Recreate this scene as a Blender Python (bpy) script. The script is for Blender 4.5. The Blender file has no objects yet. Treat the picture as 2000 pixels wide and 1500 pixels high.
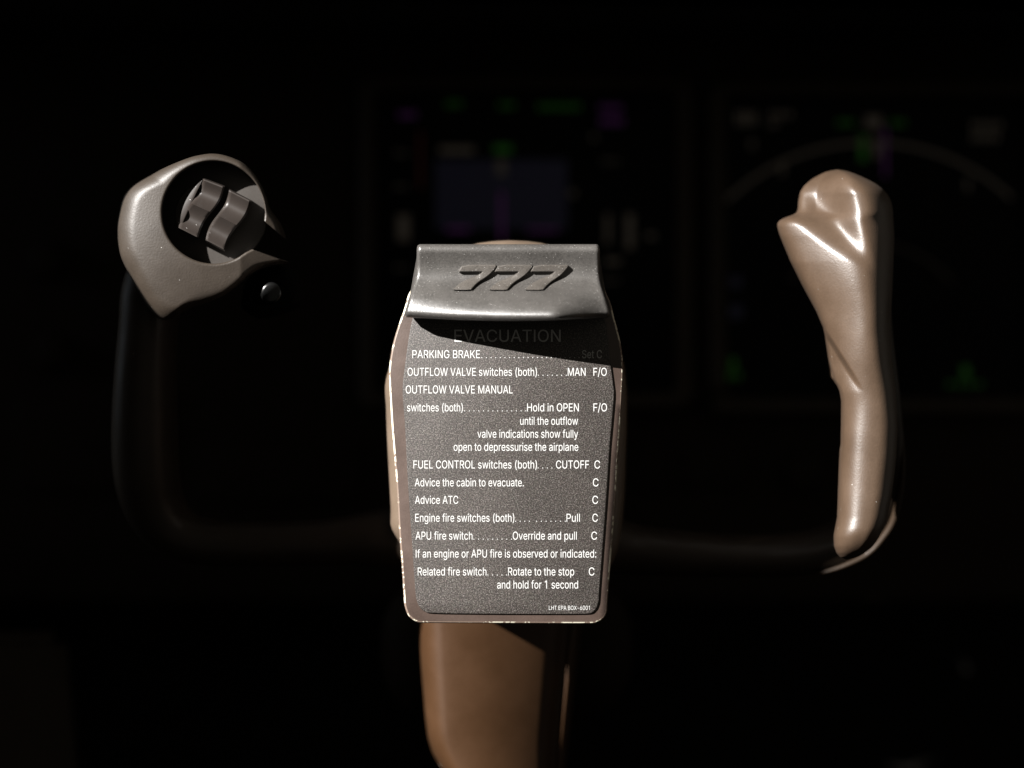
import bpy, bmesh, math, random
from mathutils import Vector, Matrix

random.seed(7)
scene = bpy.context.scene
C = scene.collection

# ------------------------------------------------------------------ camera, light, exposure
S = 0.0002            # metres per photo pixel on the plane of the checklist plate (y = 0)
D = 0.60              # camera to plate
Z0 = 1.0              # height of the optical axis above the cockpit floor

cam_d = bpy.data.cameras.new('camera')
cam = bpy.data.objects.new('camera', cam_d); C.objects.link(cam)
cam.location = (0, -D, Z0); cam.rotation_euler = (math.radians(90), 0, 0)
cam_d.sensor_width = 36.0; cam_d.lens = 36.0 * D / (2000 * S)
cam_d.clip_start = 0.02; cam_d.clip_end = 50
cam_d.dof.use_dof = True; cam_d.dof.focus_distance = D - 0.001; cam_d.dof.aperture_fstop = 2.6
cam_d.dof.aperture_blades = 0
scene.camera = cam

world = bpy.data.worlds.new('World'); scene.world = world; world.use_nodes = True
bg = world.node_tree.nodes['Background']
bg.inputs['Color'].default_value = (1.0, 0.93, 0.80, 1); bg.inputs['Strength'].default_value = 0.09

LDIR = Vector((1.0, 0.88, -0.68)).normalized()      # the way the hard light travels
LAMP_DIST = 4.0
TARGET = Vector((0.02, 0.0, Z0 - 0.02))
LAMP_POS = TARGET - LDIR * LAMP_DIST
ld = bpy.data.lights.new('window_light', 'SPOT')
ld.energy = 3300; ld.color = (1.0, 0.975, 0.945)
ld.shadow_soft_size = 0.007; ld.spot_size = math.radians(6.6); ld.spot_blend = 0.12
lo = bpy.data.objects.new('window_light', ld); C.objects.link(lo)
lo.location = LAMP_POS; lo.rotation_euler = LDIR.to_track_quat('-Z', 'Y').to_euler()

fd = bpy.data.lights.new('soft_window_fill', 'AREA')
fd.shape = 'RECTANGLE'; fd.size = 0.5; fd.size_y = 0.35; fd.energy = 0.55; fd.color = (0.75, 0.87, 1.0)
fo = bpy.data.objects.new('soft_window_fill', fd); C.objects.link(fo)
fo.location = (-1.15, 0.06, Z0 + 0.28)
fo.rotation_euler = (Vector((-0.1, 0, Z0)) - fo.location).to_track_quat('-Z', 'Y').to_euler()

scene.view_settings.view_transform = 'Standard'
scene.view_settings.look = 'None'
scene.view_settings.exposure = 0.0
scene.view_settings.gamma = 1.0
scene.view_settings.use_curve_mapping = False

# ------------------------------------------------------------------ helpers
def P(px, py, y):
    f = (D + y) / D
    return Vector(((px - 1000) * S * f, y, Z0 + (750 - py) * S * f))

def interp(tab, x):
    if x <= tab[0][0]: return tab[0][1]
    for (a, b), (c, d) in zip(tab, tab[1:]):
        if x <= c:
            return b + (d - b) * (x - a) / (c - a) if c > a else d
    return tab[-1][1]

def smooth(a, b, x):
    t = min(1, max(0, (x - a) / (b - a))); return t * t * (3 - 2 * t)

def catmull(pts, n):
    out = []
    for i in range(len(pts) - 1):
        p0 = pts[max(i - 1, 0)]; p1 = pts[i]; p2 = pts[i + 1]; p3 = pts[min(i + 2, len(pts) - 1)]
        for k in range(n):
            t = k / n
            out.append(tuple(0.5 * ((2 * b) + (-a + c) * t + (2 * a - 5 * b + 4 * c - d) * t * t + (-a + 3 * b - 3 * c + d) * t ** 3)
                             for a, b, c, d in zip(p0, p1, p2, p3)))
    out.append(tuple(pts[-1])); return out

def resample(pts, n):
    L = [0]
    for a, b in zip(pts, pts[1:]): L.append(L[-1] + math.dist(a, b))
    out = []; j = 0
    for i in range(n):
        t = L[-1] * i / (n - 1)
        while j < len(L) - 2 and L[j + 1] < t: j += 1
        k = (t - L[j]) / max(L[j + 1] - L[j], 1e-9)
        out.append(tuple(a + (b - a) * k for a, b in zip(pts[j], pts[j + 1])))
    return out

def chaikin(poly, it=2, w=0.25):
    for _ in range(it):
        q = []
        for a, b in zip(poly, poly[1:] + poly[:1]):
            q.append(tuple(u + (v - u) * w for u, v in zip(a, b)))
            q.append(tuple(u + (v - u) * (1 - w) for u, v in zip(a, b)))
        poly = q
    return poly

def area2(poly): return sum(a[0] * b[1] - b[0] * a[1] for a, b in zip(poly, poly[1:] + poly[:1]))

def inset(poly, d):
    """offset a closed 2-D outline inwards by d"""
    s = 1 if area2(poly) > 0 else -1
    n = len(poly); out = []
    for i in range(n):
        a, b, c = poly[i - 1], poly[i], poly[(i + 1) % n]
        e1 = Vector((b[0] - a[0], b[1] - a[1])); e2 = Vector((c[0] - b[0], c[1] - b[1]))
        e1 = e1.normalized() if e1.length > 1e-9 else e2.normalized()
        e2 = e2.normalized() if e2.length > 1e-9 else e1
        n1 = Vector((-e1.y, e1.x)) * s; n2 = Vector((-e2.y, e2.x)) * s
        m = (n1 + n2); m = m.normalized() if m.length > 1e-6 else n1
        k = d / max(0.45, m.dot(n1))
        out.append((b[0] + m.x * k, b[1] + m.y * k))
    return out

def link(name, bm, mats, parent=None, angle=38):
    bmesh.ops.recalc_face_normals(bm, faces=bm.faces)
    me = bpy.data.meshes.new(name); bm.to_mesh(me); bm.free()
    for p in me.polygons: p.use_smooth = True
    if angle: me.set_sharp_from_angle(angle=math.radians(angle))
    for m in (mats if isinstance(mats, (list, tuple)) else [mats]): me.materials.append(m)
    o = bpy.data.objects.new(name, me); C.objects.link(o)
    if parent is not None:
        o.parent = parent; o.matrix_parent_inverse = parent_inv(parent)
    return o

def parent_inv(p):
    # every mesh is built in world coordinates; only a thing's own Empty is offset from the origin
    return Matrix.Translation(p.location).inverted() if p.type == 'EMPTY' else Matrix.Identity(4)

def thing(name, label, cat, loc, group=None):
    o = bpy.data.objects.new(name, None); C.objects.link(o); o.location = loc
    o.empty_display_size = 0.02
    o['label'] = label; o['category'] = cat
    if group: o['group'] = group
    return o

def loft(bm, rings, closed=True, caps=True, mat=0):
    vr = [[bm.verts.new(p) for p in r] for r in rings]
    n = len(vr[0])
    for a, b in zip(vr, vr[1:]):
        for i in range(n if closed else n - 1):
            j = (i + 1) % n
            try:
                f = bm.faces.new((a[i], a[j], b[j], b[i])); f.material_index = mat
            except ValueError: pass
    if caps and closed:
        for r in (vr[0], vr[-1]):
            try: bm.faces.new(r)
            except ValueError: pass
    return vr

def slab(bm, poly, yf, yb, bev, bevpx=None, mat=0, matbev=0, depth=None, steps=3):
    """outline in photo pixels, from depth yf (front) to yb, with a rounded front edge of bev metres"""
    bp = bevpx if bevpx is not None else bev / S
    g = depth or (lambda x, y: 0.0)
    rings = [[P(x, y, yb + g(x, y)) for x, y in poly]]
    for k in range(steps + 1):
        a = math.pi / 2 * k / steps
        q = inset(poly, bp * (1 - math.cos(a)))
        rings.append([P(x, y, yf + bev * (1 - math.sin(a)) + g(x, y)) for x, y in q])
    vr = loft(bm, rings, True, False, mat)
    bm.faces.ensure_lookup_table()
    n = len(poly)
    for k, f in enumerate(bm.faces[-n * (steps + 1):]):
        if k >= n: f.material_index = matbev
    f = bm.faces.new(vr[-1]); f.material_index = mat
    f = bm.faces.new(vr[0]); f.material_index = mat
    return vr

def disc(bm, cx, cy, r, yf, yb, bev=0.0006, n=48, mat=0, matbev=0):
    slab(bm, [(cx + r * math.cos(2 * math.pi * i / n), cy + r * math.sin(2 * math.pi * i / n)) for i in range(n)], yf, yb, bev, mat=mat, matbev=matbev)

def sweep(bm, path, nseg=28):
    """path: (px, py, y, half width px, half depth m) in the plane of the photo"""
    rings = []
    pts = [P(p[0], p[1], p[2]) for p in path]
    for i, p in enumerate(path):
        a = pts[max(i - 1, 0)]; b = pts[min(i + 1, len(pts) - 1)]
        t = (b - a); t.y = 0; t.normalize()
        nrm = Vector((-t.z, 0, t.x))
        w = p[3] * S; dd = p[4]
        r = []
        for k in range(nseg):
            an = 2 * math.pi * k / nseg
            c, s = math.cos(an), math.sin(an)
            c = math.copysign(abs(c) ** 0.9, c); s = math.copysign(abs(s) ** 0.9, s)
            r.append(pts[i] + nrm * (w * c) + Vector((0, -dd * s, 0)))
        rings.append(r)
    loft(bm, rings)

# ------------------------------------------------------------------ materials
def new_mat(name):
    m = bpy.data.materials.new(name); m.use_nodes = True
    nt = m.node_tree; b = nt.nodes['Principled BSDF']
    return m, nt, b

def N(nt, t, **kw):
    n = nt.nodes.new(t)
    for k, v in kw.items():
        if k in n.inputs: n.inputs[k].default_value = v
        else: setattr(n, k, v)
    return n

def painted(name, col, rough, spec=0.5, grain=9000, grain_amt=0.12, bump=0.06, specks=0.0, blot=0.18, speck_scale=900):
    """moulded, painted plastic: fine grain, slow blotches, a little dust"""
    m, nt, b = new_mat(name); lk = nt.links.new
    tc = N(nt, 'ShaderNodeTexCoord')
    n1 = N(nt, 'ShaderNodeTexNoise', Scale=grain, Detail=2.0); lk(tc.outputs['Object'], n1.inputs['Vector'])
    n2 = N(nt, 'ShaderNodeTexNoise', Scale=60.0, Detail=5.0, Roughness=0.6); lk(tc.outputs['Object'], n2.inputs['Vector'])
    mr = N(nt, 'ShaderNodeMapRange'); lk(n1.outputs['Fac'], mr.inputs['Value'])
    mr.inputs['From Min'].default_value = 0.3; mr.inputs['From Max'].default_value = 0.7
    mr.inputs['To Min'].default_value = 1 - grain_amt; mr.inputs['To Max'].default_value = 1 + grain_amt
    mb = N(nt, 'ShaderNodeMapRange'); lk(n2.outputs['Fac'], mb.inputs['Value'])
    mb.inputs['From Min'].default_value = 0.3; mb.inputs['From Max'].default_value = 0.7
    mb.inputs['To Min'].default_value = 1 - blot; mb.inputs['To Max'].default_value = 1 + blot
    mu = N(nt, 'ShaderNodeMath', operation='MULTIPLY'); lk(mr.outputs[0], mu.inputs[0]); lk(mb.outputs[0], mu.inputs[1])
    vm = N(nt, 'ShaderNodeVectorMath', operation='SCALE'); vm.inputs[0].default_value = col[:3]; lk(mu.outputs[0], vm.inputs['Scale'])
    out = vm.outputs[0]
    if specks > 0:
        vo = N(nt, 'ShaderNodeTexVoronoi', Scale=speck_scale); lk(tc.outputs['Object'], vo.inputs['Vector'])
        cr = N(nt, 'ShaderNodeMath', operation='LESS_THAN'); lk(vo.outputs['Distance'], cr.inputs[0]); cr.inputs[1].default_value = 0.13
        sep = N(nt, 'ShaderNodeSeparateColor'); lk(vo.outputs['Color'], sep.inputs[0])
        pick = N(nt, 'ShaderNodeMath', operation='LESS_THAN'); lk(sep.outputs[0], pick.inputs[0]); pick.inputs[1].default_value = specks
        mm = N(nt, 'ShaderNodeMath', operation='MULTIPLY'); lk(cr.outputs[0], mm.inputs[0]); lk(pick.outputs[0], mm.inputs[1])
        m2 = N(nt, 'ShaderNodeMath', operation='MULTIPLY'); lk(mm.outputs[0], m2.inputs[0]); lk(sep.outputs[1], m2.inputs[1])
        mx = N(nt, 'ShaderNodeMix', data_type='RGBA'); lk(m2.outputs[0], mx.inputs['Factor'])
        lk(out, mx.inputs['A']); mx.inputs['B'].default_value = (0.75, 0.73, 0.70, 1)
        out = mx.outputs['Result']
    lk(out, b.inputs['Base Color'])
    rr = N(nt, 'ShaderNodeMapRange'); lk(n2.outputs['Fac'], rr.inputs['Value'])
    rr.inputs['From Min'].default_value = 0.3; rr.inputs['From Max'].default_value = 0.7
    rr.inputs['To Min'].default_value = rough - 0.05; rr.inputs['To Max'].default_value = rough + 0.05
    lk(rr.outputs[0], b.inputs['Roughness'])
    b.inputs['Specular IOR Level'].default_value = spec
    if bump > 0:
        bu = N(nt, 'ShaderNodeBump', Strength=bump, Distance=0.0002); lk(n1.outputs['Fac'], bu.inputs['Height'])
        lk(bu.outputs[0], b.inputs['Normal'])
    return m

def plain(name, col, rough=0.5, spec=0.5):
    m, nt, b = new_mat(name)
    b.inputs['Base Color'].default_value = (*col, 1); b.inputs['Roughness'].default_value = rough
    b.inputs['Specular IOR Level'].default_value = spec
    return m

def glow(name, col, strength):
    m, nt, b = new_mat(name)
    b.inputs['Base Color'].default_value = (0.005, 0.005, 0.005, 1)
    b.inputs['Emission Color'].default_value = (*col, 1); b.inputs['Emission Strength'].default_value = strength
    b.inputs['Roughness'].default_value = 0.6
    return m

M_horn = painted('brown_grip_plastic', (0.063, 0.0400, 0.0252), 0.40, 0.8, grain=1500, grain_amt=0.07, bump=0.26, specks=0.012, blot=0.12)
M_hub = painted('tan_hub_paint', (0.115, 0.084, 0.060), 0.40, 0.6, grain=1500, grain_amt=0.06, bump=0.15, specks=0.01, blot=0.12)
M_head = painted('brown_switch_head_plastic', (0.029, 0.0212, 0.0148), 0.50, 0.60, grain=1300, grain_amt=0.08, bump=0.30, specks=0.012, blot=0.14)
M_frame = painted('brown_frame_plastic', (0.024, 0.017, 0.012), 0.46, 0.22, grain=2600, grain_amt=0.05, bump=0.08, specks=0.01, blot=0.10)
M_frame_edge = painted('brown_rim_plastic', (0.028, 0.018, 0.011), 0.5, 0.2, grain=2600, grain_amt=0.05, bump=0.08, specks=0.01, blot=0.10)
M_cap = painted('taupe_cap_plastic', (0.056, 0.052, 0.048), 0.38, 0.95, grain=2200, grain_amt=0.35, bump=0.32, specks=0.38, blot=0.22, speck_scale=1500)
M_numeral = painted('brown_numeral_plastic', (0.062, 0.055, 0.048), 0.42, 0.6, grain=2200, grain_amt=0.30, bump=0.25, specks=0.30, blot=0.14, speck_scale=1500)
M_bezel = painted('display_bezel_paint', (0.030, 0.022, 0.015), 0.6, 0.15, grain=900, grain_amt=0.05, bump=0.0, blot=0.15)
M_col = painted('tan_column_paint', (0.041, 0.0190, 0.0076), 0.48, 0.3, grain=900, grain_amt=0.02, bump=0.01, specks=0.016, blot=0.12, speck_scale=260)
M_rocker = painted('dark_switch_plastic', (0.027, 0.0215, 0.0185), 0.42, 0.4, grain=3000, grain_amt=0.06, bump=0.05, specks=0.06, blot=0.10)
M_well = painted('switch_well_plastic', (0.036, 0.031, 0.027), 0.45, 0.45, grain=3000, grain_amt=0.08, bump=0.05, specks=0.03, blot=0.10)
M_panel = painted('instrument_panel_paint', (0.013, 0.009, 0.006), 0.7, 0.08, grain=900, grain_amt=0.05, bump=0.0, blot=0.15)
M_black = plain('black_gloss_plastic', (0.006, 0.006, 0.006), 0.22, 0.4)
M_matt = plain('black_matt_plastic', (0.004, 0.0035, 0.003), 0.8, 0.06)
M_ink = plain('white_ink', (0.47, 0.47, 0.46), 0.5, 0.3)
M_glass = plain('dark_screen_glass', (0.002, 0.002, 0.0025), 0.4, 0.06)

M_plate = painted('plate_brown_paint', (0.062, 0.043, 0.035), 0.38, 0.5, grain=1600, grain_amt=0.10, bump=0.16, specks=0.02, blot=0.22)

def worn_lit_edge():
    """brown paint, lightened as if lit, chipped down to cream primer along the edge"""
    m, nt, b = new_mat('chipped_lit_plate_edge'); lk = nt.links.new
    tc = N(nt, 'ShaderNodeTexCoord')
    n1 = N(nt, 'ShaderNodeTexNoise', Scale=52.0, Detail=6.0, Roughness=0.72); lk(tc.outputs['Object'], n1.inputs['Vector'])
    n2 = N(nt, 'ShaderNodeTexNoise', Scale=700.0, Detail=2.0); lk(tc.outputs['Object'], n2.inputs['Vector'])
    ad = N(nt, 'ShaderNodeMath', operation='MULTIPLY_ADD'); lk(n2.outputs['Fac'], ad.inputs[0]); ad.inputs[1].default_value = 0.35; lk(n1.outputs['Fac'], ad.inputs[2])
    gt = N(nt, 'ShaderNodeMapRange'); lk(ad.outputs[0], gt.inputs['Value'])
    gt.inputs['From Min'].default_value = 0.675; gt.inputs['From Max'].default_value = 0.69
    mx = N(nt, 'ShaderNodeMix', data_type='RGBA'); lk(gt.outputs[0], mx.inputs['Factor'])
    mx.inputs['A'].default_value = (0.17, 0.125, 0.098, 1); mx.inputs['B'].default_value = (0.62, 0.58, 0.46, 1)  # unchipped brown made paler than the plate, a painted lit edge; cream chips are wear
    lk(mx.outputs['Result'], b.inputs['Base Color'])
    b.inputs['Roughness'].default_value = 0.4
    bu = N(nt, 'ShaderNodeBump', Strength=0.5, Distance=0.0003); lk(ad.outputs[0], bu.inputs['Height']); lk(bu.outputs[0], b.inputs['Normal'])
    return m
M_worn_lit = worn_lit_edge()

def placard_mat():
    """anodised dark grey foil with a sparkling grain"""
    m, nt, b = new_mat('grainy_grey_placard'); lk = nt.links.new
    tc = N(nt, 'ShaderNodeTexCoord')
    n1 = N(nt, 'ShaderNodeTexNoise', Scale=2100.0, Detail=2.0, Roughness=0.8); lk(tc.outputs['Object'], n1.inputs['Vector'])
    n2 = N(nt, 'ShaderNodeTexNoise', Scale=45.0, Detail=4.0); lk(tc.outputs['Object'], n2.inputs['Vector'])
    n3 = N(nt, 'ShaderNodeTexNoise', Scale=2300.0, Detail=1.0); lk(tc.outputs['Object'], n3.inputs['Vector'])
    cr = N(nt, 'ShaderNodeValToRGB'); lk(n1.outputs['Fac'], cr.inputs[0])
    e = cr.color_ramp.elements
    e[0].position = 0.36; e[0].color = (0.014, 0.012, 0.011, 1)
    e[1].position = 0.70; e[1].color = (0.165, 0.149, 0.138, 1)
    x = e.new(0.52); x.color = (0.0385, 0.0325, 0.0285, 1)
    mb = N(nt, 'ShaderNodeMapRange'); lk(n2.outputs['Fac'], mb.inputs['Value'])
    mb.inputs['From Min'].default_value = 0.3; mb.inputs['From Max'].default_value = 0.7
    mb.inputs['To Min'].default_value = 0.88; mb.inputs['To Max'].default_value = 1.12
    vm = N(nt, 'ShaderNodeVectorMath', operation='SCALE'); lk(cr.outputs[0], vm.inputs[0]); lk(mb.outputs[0], vm.inputs['Scale'])
    # faint colour flicker of the grain
    hs = N(nt, 'ShaderNodeMix', data_type='RGBA', blend_type='MULTIPLY'); hs.inputs['Factor'].default_value = 0.22
    lk(vm.outputs[0], hs.inputs['A']); lk(n3.outputs['Color'], hs.inputs['B'])
    ga = N(nt, 'ShaderNodeVectorMath', operation='SCALE'); lk(hs.outputs['Result'], ga.inputs[0]); ga.inputs['Scale'].default_value = 1.12
    lk(ga.outputs[0], b.inputs['Base Color'])
    b.inputs['Roughness'].default_value = 0.5; b.inputs['Specular IOR Level'].default_value = 0.45
    bu = N(nt, 'ShaderNodeBump', Strength=0.25, Distance=0.0001); lk(n1.outputs['Fac'], bu.inputs['Height']); lk(bu.outputs[0], b.inputs['Normal'])
    return m
M_placard = placard_mat()

# ------------------------------------------------------------------ added light blocker, then the setting: floor, panel
def to_blocker(px, py, t):
    q = P(px, py, 0.0); return q + (LAMP_POS - q) * t
# added sheet out of view, with openings cut to shade grip, bar and panel
opening_small = [(182, 480), (186, 420), (205, 375), (240, 335), (310, 300), (390, 282), (436, 290), (474, 325), (498, 365), (538, 430), (548, 462), (490, 494), (458, 516), (438, 532), (408, 556), (365, 572), (328, 606), (303, 628), (285, 614), (262, 588), (215, 512)]
opening_large = [(640, 690), (622, 760), (622, 1000), (500, 1050), (440, 1100), (420, 1500), (1168, 1500), (1182, 1100), (1195, 940), (1209, 770), (1515, 765), (1512, 815), (1488, 866), (1450, 902), (1408, 924), (1356, 942), (1322, 985), (1400, 1080), (1560, 1110), (1760, 1080), (1850, 900), (1850, 230), (1800, 190),
              (1450, 185), (1400, 230), (1340, 330), (1260, 395), (830, 395), (770, 470), (740, 600)]
opening_small = chaikin(opening_small, 1, 0.2); opening_large = chaikin(opening_large, 1, 0.15)
sheet = [(-3200, -2200), (2100, -2200), (2100, 3200), (-3200, 3200)]
bm = bmesh.new()
T0, T1 = 0.140, 0.1435
loops = {}
for t in (T0, T1):
    ed = []
    for poly in (opening_small, opening_large, sheet):
        v = [bm.verts.new(to_blocker(x, y, t)) for x, y in poly]
        ed += [bm.edges.new((v[k], v[(k + 1) % len(v)])) for k in range(len(v))]
        loops[t, len(poly)] = v
    bmesh.ops.triangle_fill(bm, edges=ed, use_beauty=True, normal=(0, 1, 0))
for poly in (opening_small, opening_large, sheet):
    a, b = loops[T0, len(poly)], loops[T1, len(poly)]
    for k in range(len(a)): bm.faces.new((a[k], a[(k + 1) % len(a)], b[(k + 1) % len(a)], b[k]))
blk = link('light_blocker', bm, M_matt)
blk['kind'] = 'structure'; blk['label'] = 'dark sheet with two openings, added out of view to shape the light'

bm = bmesh.new()
loft(bm, [[(-3, -2, 0), (3, -2, 0), (3, 1.5, 0), (-3, 1.5, 0)], [(-3, -2, -0.02), (3, -2, -0.02), (3, 1.5, -0.02), (-3, 1.5, -0.02)]])
fl = link('floor', bm, M_matt); fl['kind'] = 'structure'

YP = 0.30
ip = thing('instrument_panel', 'dark brown instrument panel spanning the unlit background behind the control wheel', 'instrument panel', (0, YP + 0.02, 0.55))
def rect(x0, y0, x1, y1, r=0, n=6):
    if r <= 0: return [(x0, y0), (x1, y0), (x1, y1), (x0, y1)]
    out = []
    for cx, cy, a0 in ((x1 - r, y0 + r, -90), (x1 - r, y1 - r, 0), (x0 + r, y1 - r, 90), (x0 + r, y0 + r, 180)):
        for k in range(n + 1):
            a = math.radians(a0 + 90 * k / n); out.append((cx + r * math.cos(a), cy + r * math.sin(a)))
    return out
def box(bm, x0, y0, x1, y1, yf, yb, bev=0.001, r=0, **k): slab(bm, rect(x0, y0, x1, y1, r), yf, yb, bev, **k)

bm = bmesh.new(); box(bm, -700, 60, 2700, 1180, YP, YP + 0.03, 0.004, 30); link('panel_board', bm, M_panel, ip)
bm = bmesh.new(); box(bm, -700, -420, 2700, 75, YP - 0.10, YP + 0.06, 0.02, 40); link('glareshield', bm, M_matt, ip)
bm = bmesh.new(); box(bm, -900, 1000, 2900, 2300, YP + 0.06, YP + 0.09, 0.004, 30); link('knee_panel', bm, M_matt, ip)
for cx, cy, r in ((1570, 925, 34), (90, 510, 30), (100, 690, 30), (1400, 770, 16), (1365, 775, 10)):
    bm = bmesh.new(); disc(bm, cx, cy, r, YP - 0.012, YP, 0.002); disc(bm, cx, cy, r * 1.35, YP - 0.003, YP + 0.001, 0.0008)
    link('knob', bm, M_panel, ip)
for x0, y0, x1, y1 in ((1340, 880, 1450, 950), (30, 760, 330, 960), (1250, 860, 1300, 960), (380, 860, 700, 980)):
    bm = bmesh.new(); box(bm, x0, y0, x1, y1, YP - 0.003, YP + 0.001, 0.001, 8); link('switch_plate', bm, M_panel, ip)

G_green = glow('green_symbols', (0.16, 1.0, 0.05), 0.013)
G_white = glow('white_symbols', (1.0, 0.82, 0.62), 0.010)
G_mag = glow('magenta_symbols', (0.75, 0.16, 0.9), 0.019)
G_blue = glow('blue_sky_field', (0.30, 0.29, 0.72), 0.0042)
G_red = glow('red_symbols', (1.0, 0.12, 0.06), 0.007)
G_amber = glow('dim_brown_field', (0.8, 0.5, 0.25), 0.0016)

def display(label, x0, y0, x1, y1, syms):
    t = thing('flight_display', label, 'display screen', P((x0 + x1) / 2, y1, YP - 0.01), 'display screens on the dark instrument panel')
    bm = bmesh.new()
    o = rect(x0 - 34, y0 - 34, x1 + 34, y1 + 34, 26); i = rect(x0, y0, x1, y1, 10)
    loft(bm, [[P(x, y, YP - 0.001) for x, y in o], [P(x, y, YP - 0.009) for x, y in o], [P(x, y, YP - 0.011) for x, y in inset(o, 8)],
              [P(x, y, YP - 0.011) for x, y in inset(i, -6)], [P(x, y, YP - 0.006) for x, y in i], [P(x, y, YP - 0.002) for x, y in i]], True, False)
    link('bezel', bm, M_bezel, t)
    bm = bmesh.new(); box(bm, x0 + 0.5, y0 + 0.5, x1 - 0.5, y1 - 0.5, YP - 0.005, YP - 0.001, 0.0003, 9)
    sc = link('screen', bm, M_glass, t)
    for name, mat, shapes in syms:
        lift = 0.0054 if name == 'attitude_field' else 0.0060
        for s in shapes:
            bm = bmesh.new()
            if s[0] == 'r':
                slab(bm, rect(*s[1:5]), YP - lift, YP - 0.0048, 0.0001)
            elif s[0] == 'w':                       # a row of small blocks: characters too blurred to read
                _, a, b, c, d, n = s
                w = (c - a) / n
                for k in range(n):
                    slab(bm, rect(a + k * w, b, a + k * w + w * 0.62, d), YP - lift, YP - 0.0048, 0.0001)
            elif s[0] == 'a':                       # arc band
                _, cx, cy, r, th, a0, a1 = s
                pts = [(cx + r * math.cos(math.radians(a0 + (a1 - a0) * k / 60)), cy + r * math.sin(math.radians(a0 + (a1 - a0) * k / 60))) for k in range(61)]
                pts += [(cx + (r - th) * math.cos(math.radians(a0 + (a1 - a0) * k / 60)), cy + (r - th) * math.sin(math.radians(a0 + (a1 - a0) * k / 60))) for k in range(60, -1, -1)]
                slab(bm, pts, YP - lift, YP - 0.0048, 0.00005)
            link(name, bm, mat, sc)
    return t

display('dim screen with a blue field and magenta line behind the checklist plate', 735, 180, 1318, 765, [
    ('attitude_field', G_blue, [('r', 850, 312, 1108, 448)]),
    ('mode_readout', G_green, [('w', 872, 197, 906, 209, 3), ('w', 975, 200, 1008, 212, 3), ('w', 1052, 202, 1138, 215, 6)]),
    ('heading_mark', G_green, [('r', 964, 283, 1000, 299)]),
    ('speed_tape', G_white, [('r', 776, 420, 800, 470), ('w', 772, 296, 800, 302, 2), ('w', 772, 362, 800, 368, 2), ('w', 772, 520, 800, 526, 2)]),
    ('altitude_tape', G_white, [('r', 1182, 418, 1192, 476), ('r', 1222, 418, 1238, 486), ('r', 1182, 505, 1212, 516), ('r', 1156, 262, 1164, 274), ('w', 1176, 312, 1212, 318, 3), ('w', 1176, 545, 1212, 551, 3), ('r', 1262, 456, 1280, 466), ('r', 1112, 372, 1124, 384)]),
    ('bank_pointer', G_white, [('r', 970, 312, 988, 342), ('r', 858, 286, 926, 300)]),
    ('flight_director', G_mag, [('r', 976, 375, 984, 470), ('r', 872, 444, 918, 452), ('r', 1030, 446, 1090, 452)]),
    ('selected_value', G_mag, [('w', 780, 218, 816, 230, 4), ('w', 1172, 205, 1218, 217, 4), ('w', 1172, 230, 1222, 244, 4)]),
    ('limit_strip', G_red, [('r', 818, 258, 824, 368)]),
])
display('dim screen showing a pale compass arc behind the right horn', 1420, 190, 2010, 775, [
    ('compass_arc', G_white, [('a', 1700, 683, 408, 7, -134, -47)]),
    ('range_arc', G_amber, [('a', 1700, 683, 210, 6, -140, -40)]),
    ('compass_tick', G_white, [('r', 1524, 318, 1532, 342), ('r', 1886, 350, 1894, 372), ('r', 1465, 273, 1473, 290)]),
    ('track_readout', G_green, [('w', 1636, 234, 1672, 246, 3), ('w', 1740, 234, 1772, 246, 3), ('r', 1678, 264, 1692, 316)]),
    ('heading_box', G_white, [('r', 1690, 226, 1722, 250), ('r', 1706, 270, 1720, 310)]),
    ('course_line', G_mag, [('r', 1726, 250, 1732, 345)]),
    ('speed_readout', G_white, [('w', 1438, 218, 1482, 244, 3), ('w', 1504, 218, 1552, 230, 3), ('w', 1502, 236, 1522, 248, 2)]),
    ('waypoint_readout', G_white, [('w', 1898, 238, 1962, 252, 4), ('w', 1898, 260, 1956, 276, 4)]),
    ('source_readout', G_green, [('r', 1426, 700, 1438, 720), ('w', 1422, 726, 1452, 740, 2)]),
    ('corner_readout', G_green, [('r', 1878, 714, 1894, 738), ('w', 1850, 746, 1926, 755, 4)]),
    ('status_mark', G_blue, [('r', 1426, 540, 1448, 562), ('r', 1426, 596, 1450, 622)]),
])

# side console at lower left and the boot round the column, both hardly lit
bm = bmesh.new()
loft(bm, [[P(x, y, 0.16) for x, y in ((-900, 1700), (-500, 1240), (128, 1236), (150, 1500), (160, 2200), (-900, 2200))],
          [P(x, y, 0.30) for x, y in ((-900, 1700), (-500, 1240), (128, 1236), (150, 1500), (160, 2200), (-900, 2200))]])
bmesh.ops.bevel(bm, geom=bm.edges[:], offset=0.006, segments=2, affect='EDGES')
sc = link('side_console', bm, M_bezel); sc['label'] = 'dark sloping side console at the lower left edge of the picture'; sc['category'] = 'console'

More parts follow.
